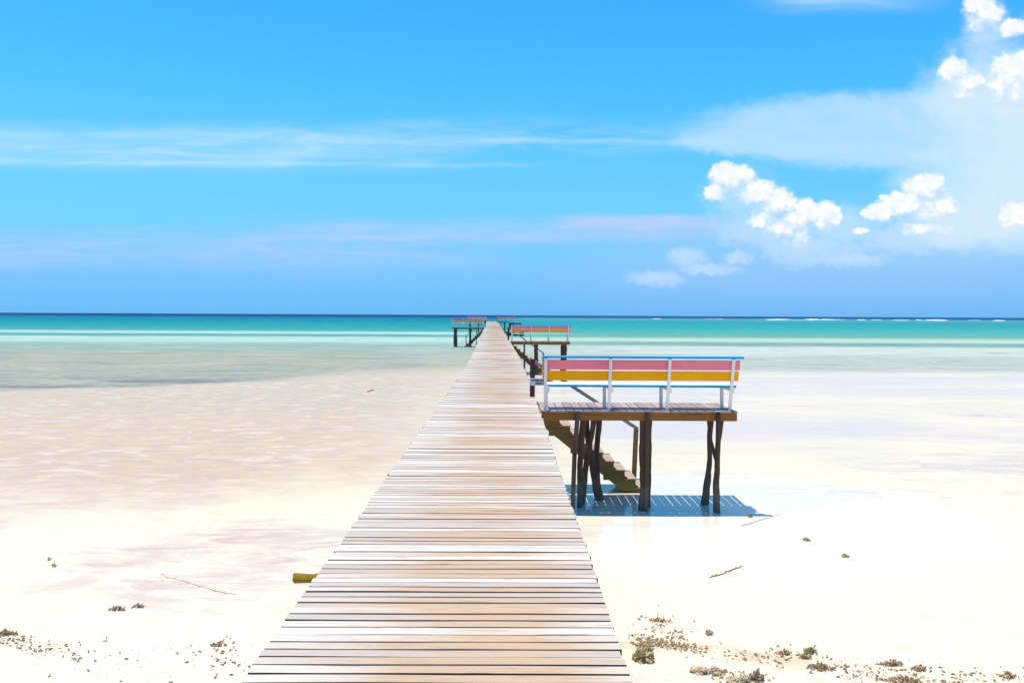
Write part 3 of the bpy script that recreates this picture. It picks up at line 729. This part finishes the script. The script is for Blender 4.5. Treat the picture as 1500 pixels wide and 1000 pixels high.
for x in (-1.0, .85):
    for yq in (-.45, .45): MB().bar((x, yq, .2), (x, yq, 2.15), .09, .09, .004).build('canopy_post', M_hull, bt)
MB().box((-.07, 0, 2.2), (2.2, 1.15, .07), Matrix.Rotation(.01, 3, 'Y'), .02).build('canopy', M_canvas, bt)
MB().box((-.07, 0, 2.02), (2.1, 1.0, .22), None, .02).build('canopy_valance', M_hull, bt)
for x in (-.7, 0, .6): MB().box((x, 0, .38), (.16, 1.0, .05), None, .006).build('thwart', M_hull, bt)
MB().box((-.75, -.1, 1.45), (.5, .5, 1.0), None, .08).build('console', M_hull, bt)

# ------------------------------------------------------------------ far headland and surf
m, g_, o_ = new_mat('far land'); n_ = g_.noise(geo(g_).outputs['Position'], .01, 4, .6)
principled(g_, o_, g_.mix(n_, (.03, .07, .10), (.05, .10, .11)), .9, .1); M_land = m
v, f = [], []; n = 40
for i in range(n + 1):
    u = i / n; x = -2150 + u * 720; hgt = 6.2 * (1 - u) ** .7 * (.7 + .5 * mnoise.noise((u * 9, 0, 0))) + .3
    for yq, zq in ((2480, -.5), (2500, hgt * .8), (2540, hgt), (2600, hgt * .7), (2660, -.5)): v.append((x, yq, zq))
for i in range(n):
    for j in range(4): f.append((i * 5 + j, i * 5 + 5 + j, i * 5 + 6 + j, i * 5 + 1 + j))
    f.append((i * 5 + 4, i * 5 + 9, i * 5 + 5, i * 5))
f += [(0, 1, 2, 3, 4), tuple(n * 5 + j for j in range(4, -1, -1))]
tag(mesh_obj('headland', v, f, M_land, None, True), kind='structure')
m, g_, o_ = new_mat('foam'); n_ = g_.noise(geo(g_).outputs['Position'], .35, 4, .6)
principled(g_, o_, g_.mix(n_, (.62, .70, .74), (.82, .84, .84)), .7, .2); M_foam = m
mb = MB()
def breaker(x0, x1, y, h):
    n = max(8, int((x1 - x0) / 2.0)); v, f = [], []
    ph = random.random() * 90
    for i in range(n + 1):
        u = i / n; x = x0 + (x1 - x0) * u
        hh = h * max(.05, (.55 + .9 * mnoise.noise((x * .045 + ph, ph, 0)) + .35 * mnoise.noise((x * .21, ph, 4)))) * math.sin(PI * u) ** .4 if 0 < u < 1 else .02
        yy = y + 10 * mnoise.noise((x * .01, ph, 2))
        for a, b in ((-3 - 6 * hh, -.1), (-1.2, hh * .8), (0, hh), (1.6, hh * .6), (4, -.1)): v.append((x, yy + a, b))
    for i in range(n):
        for j in range(4): f.append((i * 5 + j, i * 5 + 5 + j, i * 5 + 6 + j, i * 5 + 1 + j))
    mb.raw(v, f)
def bx(px, d): return (px - 750) / 1300 * d
for (p0, p1, d, hh) in [(955, 970, 1050, .5), (1110, 1160, 1060, .6), (1178, 1222, 1020, 1.5), (1215, 1240, 1080, .6), (1255, 1270, 1000, .8), (1275, 1292, 1060, .7), (1306, 1332, 980, 1.0), (1340, 1352, 1040, .8),
                        (1350, 1385, 1000, 1.2), (1372, 1392, 940, .7), (1452, 1470, 990, .8), (1120, 1180, 860, .35), (1030, 1060, 1080, .4), (1182, 1190, 840, .5), (1420, 1440, 1090, .4), (1290, 1330, 1090, .4)]:
    breaker(bx(p0, d), bx(p1, d), d, hh)
o = mb.build('surf', M_foam, None, True); tag(o, kind='stuff'); o['label'] = 'white line of surf breaking on the reef near the right horizon'; o['category'] = 'surf'

# ------------------------------------------------------------------ rocks, weed, sticks on the sand
def rock_mat(name, c1, c2, dark):
    m, g, o = new_mat(name); p = g.new('ShaderNodeTexCoord').outputs['Object']
    n1 = g.noise(p, 14, 6, .65); n2 = g.noise(p, 45, 4, .6); n3 = g.voro(p, 40)
    c = g.mix(g.smooth(n1, .35, .65), c1, c2); c = g.mix(g.mul(g.smooth(n2, .52, .7), .8), c, dark)
    principled(g, o, c, .9, .15, g.add(n2, g.mul(n3, .7)), 1.0, .02); return m
M_coral = rock_mat('coral rock', (.55, .44, .24), (.36, .27, .12), (.09, .06, .03))
M_coralpale = rock_mat('pale coral rock', (.62, .50, .34), (.45, .34, .20), (.16, .11, .06))
M_weed = rock_mat('brown weed', (.50, .35, .19), (.36, .24, .12), (.15, .09, .05))
M_green = rock_mat('green weed', (.40, .34, .12), (.28, .25, .08), (.10, .09, .035))
M_darkweed = rock_mat('dark weed', (.44, .31, .20), (.30, .21, .14), (.11, .08, .06))
def lump(name, p, size, mat, label, cat, group=None, seed=0, rough=.45, freq=1.6, sub=4):
    bm = bmesh.new(); bmesh.ops.create_icosphere(bm, subdivisions=sub, radius=1.0)
    for v in bm.verts:
        q = v.co.copy(); k = 1 + rough * mnoise.noise(q * freq + Vector((seed * 7.3, 0, 0))) + rough * .55 * mnoise.noise(q * freq * 2.7 + Vector((seed, 3, 0))) + rough * .35 * mnoise.noise(q * freq * 6.5)
        v.co = Vector((q.x * size[0] * k, q.y * size[1] * k, max(-.25, q.z) * size[2] * k))
    me = bpy.data.meshes.new(name); bm.to_mesh(me); bm.free(); me.materials.append(mat)
    o = bpy.data.objects.new(name, me); COL.objects.link(o); o.location = (p[0], p[1], sand_z(p[0], p[1]) + size[2] * .12)
    o.rotation_euler.z = seed; return tag(o, label, cat, group)
def wad(name, p, r, n, mat, label, cat, group, seed, h=.05, base=True):
    """ragged wad of weed: many curled shreds over a low knobbly core"""
    rn = random.Random(seed); mb = MB()
    for i in range(n):
        a = rn.random() * 2 * PI; q = rn.random() ** .7
        c = Vector((math.cos(a) * r[0] * q, math.sin(a) * r[1] * q, h * (1 - q) * rn.random()))
        d = Vector((rn.uniform(-1, 1), rn.uniform(-1, 1), rn.uniform(-.15, .6))).normalized(); l = rn.uniform(.008, .024); w = rn.uniform(.003, .008)
        pts = [c, c + d * l + Vector((0, 0, .012)), c + d * l * 2 - Vector((0, 0, .004))]
        mb.trunk(pts, [w, w * .9, w * .4], 5, .3, rn.random() * 20)
    o = mb.build(name, mat); o.location = (p[0], p[1], sand_z(p[0], p[1]) + .004); return tag(o, label, cat, group)
GR = 'coral rocks on the sand'
lump('coral_rock', at(942, 966), (.115, .09, .12), M_coral, 'knobbly golden-brown coral rock close beside the right edge of the boardwalk', 'rock', GR, 1.3, .7, 1.9)
lump('coral_rock', at(1026, 985), (.085, .07, .05), M_coralpale, 'pale tan oblong rock at the bottom, right of the knobbly golden-brown rock', 'rock', GR, 2.6, .4)
lump('coral_rock', at(1049, 985), (.055, .06, .045), M_coralpale, 'small pale tan rock touching the right end of the oblong rock', 'rock', GR, 3.9, .5)
lump('coral_rock', at(1108, 997), (.055, .07, .075), M_darkweed, 'dark pointed rock at the bottom edge in a heap of pale rubble', 'rock', GR, 5.1, .6)
lump('coral_rock', at(1094, 996), (.07, .06, .05), M_coralpale, 'pale crusty rock just left of the dark pointed rock at the bottom edge', 'rock', GR, 6.2, .6)
lump('coral_rock', at(1074, 999), (.09, .06, .035), M_coralpale, 'low flat pale rubble at the bottom edge, left of the dark pointed rock', 'rock', GR, 7.2, .7)
lump('coral_rock', at(1182, 791), (.055, .045, .035), M_weed, 'small brown stone on open sand, further left of the two right of the platform shadow', 'rock', GR, 8.4, .6)
lump('coral_rock', at(1238, 815), (.05, .045, .035), M_weed, 'small dark stone on open sand, the right-hand and nearer of two', 'rock', GR, 9.4, .6)
lump('coral_rock', at(1099, 757), (.035, .03, .05), M_darkweed, 'tiny dark stone beside the thin stick right of the platform shadow', 'rock', GR, 10.4, .7)
GW = 'clumps of weed washed up on the sand'
CL = [((1186, 955), (.07, .05), 60, M_green, 'green weed clump, the upper of the pair right of the tide line'), ((1180, 963), (.075, .04), 40, M_weed, 'pale brown weed clump just below the green weed clump'),
      ((1148, 958), (.07, .03), 36, M_weed, 'small brown weed clump to the left of the green weed clump'), ((1202, 979), (.13, .06), 90, M_weed, 'widest brown weed clump of the right tide line, below the green clump'),
      ((1306, 973), (.13, .04), 60, M_weed, 'flat brown weed patch in the tide line right of the widest clump'), ((1346, 980), (.07, .035), 40, M_weed, 'brown weed clump near the right end of the tide line'),
      ((1322, 997), (.15, .05), 80, M_weed, 'long brown weed clump at the bottom edge under the right tide line'), ((1478, 990), (.09, .03), 40, M_weed, 'brown weed clump in the lower right corner'),
      ((966, 910), (.11, .05), 40, M_weed, 'thin brown weed patch above the tide line, just right of the boardwalk'), ((1040, 929), (.05, .025), 20, M_darkweed, 'small dark weed tuft above the right tide line'),
      ((172, 893), (.10, .03), 50, M_darkweed, 'dark weed clump, left and larger of a pair on the left sand'), ((203, 889), (.06, .02), 26, M_darkweed, 'dark weed wisp, right and smaller of a pair on the left sand'),
      ((320, 945), (.08, .025), 34, M_weed, 'brown weed clump alone on the left sand between the weed line and the boardwalk'), ((10, 930), (.12, .03), 60, M_weed, 'brown weed clump at the left edge'),
      ((72, 820), (.03, .02), 10, M_darkweed, 'tiny dark weed speck, upper of two far up the left sand'), ((80, 830), (.04, .02), 12, M_darkweed, 'tiny dark weed speck, lower of two far up the left sand')]
for i, (p, r, n, mt, lab) in enumerate(CL):
    wad('seaweed_clump', at(*p), r, n, mt, lab, 'seaweed', GW, 100 + i)
def strewn(name, spots, mat, label, n, seed):
    rn = random.Random(seed); mb = MB()
    for i in range(n * 2):
        (x0, y0, x1, y1, j) = rn.choice(spots); u = rn.random()
        px, py = x0 + (x1 - x0) * u + rn.gauss(0, j * 1.6), y0 + (y1 - y0) * u + rn.gauss(0, j)
        p = at(px, py); p.z = sand_z(p.x, p.y) + .004
        if abs(p.x - cx(p.y)) < .5: continue
        s = rn.choice((.003, .004, .005, .006, .009, .013)); d = Vector((rn.uniform(-1, 1), rn.uniform(-.6, .6), rn.uniform(0, .25))).normalized()
        mb.trunk([p, p + d * s * 1.5 + Vector((0, 0, s * .4)), p + d * s * 3], [s * .5, s * .6, s * .3], 5, .35, rn.random() * 30)
    o = mb.build(name, mat); return tag(o, label, 'debris', None, 'stuff')
strewn('beach_litter', [(925, 942, 1030, 948, 3), (930, 935, 1000, 944, 4), (990, 950, 1130, 966, 5), (940, 905, 1000, 930, 9), (1120, 955, 1260, 985, 9), (1260, 975, 1490, 992, 8), (1240, 990, 1420, 1000, 5), (930, 944, 1010, 950, 2), (1040, 985, 1120, 1000, 5)], M_weed,
       'brown weed crumbs strewn along the tide line on the right', 620, 11)
strewn('beach_litter', [(0, 935, 60, 948, 6), (40, 945, 130, 962, 7), (-20, 930, 40, 940, 4), (60, 950, 330, 985, 18), (300, 955, 380, 975, 14)], M_darkweed,
       'dark weed crumbs strewn over the lower left sand', 190, 12)
def stick(p0, p1, r, mat, label, seed, bits):
    rn = random.Random(seed); a, b = at(*p0), at(*p1); mb = MB(); pts = []; k = 14
    for i in range(k + 1):
        q = a.lerp(b, i / k); q += Vector((rn.gauss(0, .012), rn.gauss(0, .02), 0)); q.z = max(0, sand_z(q.x, q.y)) + r * .6; pts.append(q)
    mb.trunk(pts, [r * (.6 + .6 * rn.random()) for _ in pts], 6, .3, seed)
    for i in range(bits):
        q = pts[rn.randrange(k)] + Vector((rn.gauss(0, .04), rn.gauss(0, .04), 0)); d = Vector((rn.uniform(-1, 1), rn.uniform(-1, 1), .1)) * .03
        mb.trunk([q, q + d], [r * .7, r * .5], 5, .3, seed + i)
    tag(mb.build('driftwood_stick', mat), label, 'stick', 'sticks lying on the sand')
stick((1040, 846), (1085, 829), .008, M_weed, 'brown crusted stick on the open sand below the platform shadow', 41, 26)
stick((1086, 770), (1143, 753), .005, M_darkweed, 'thin dark stick at the right tip of the platform shadow', 42, 4)
stick((232, 841), (342, 871), .0035, M_weed, 'long thin brown twig on the sand left of the mossy log end', 43, 20)
stick((538, 574), (547, 571), .03, M_darkweed, 'short dark stick on the wet sand left of the boardwalk, near the water', 44, 0)
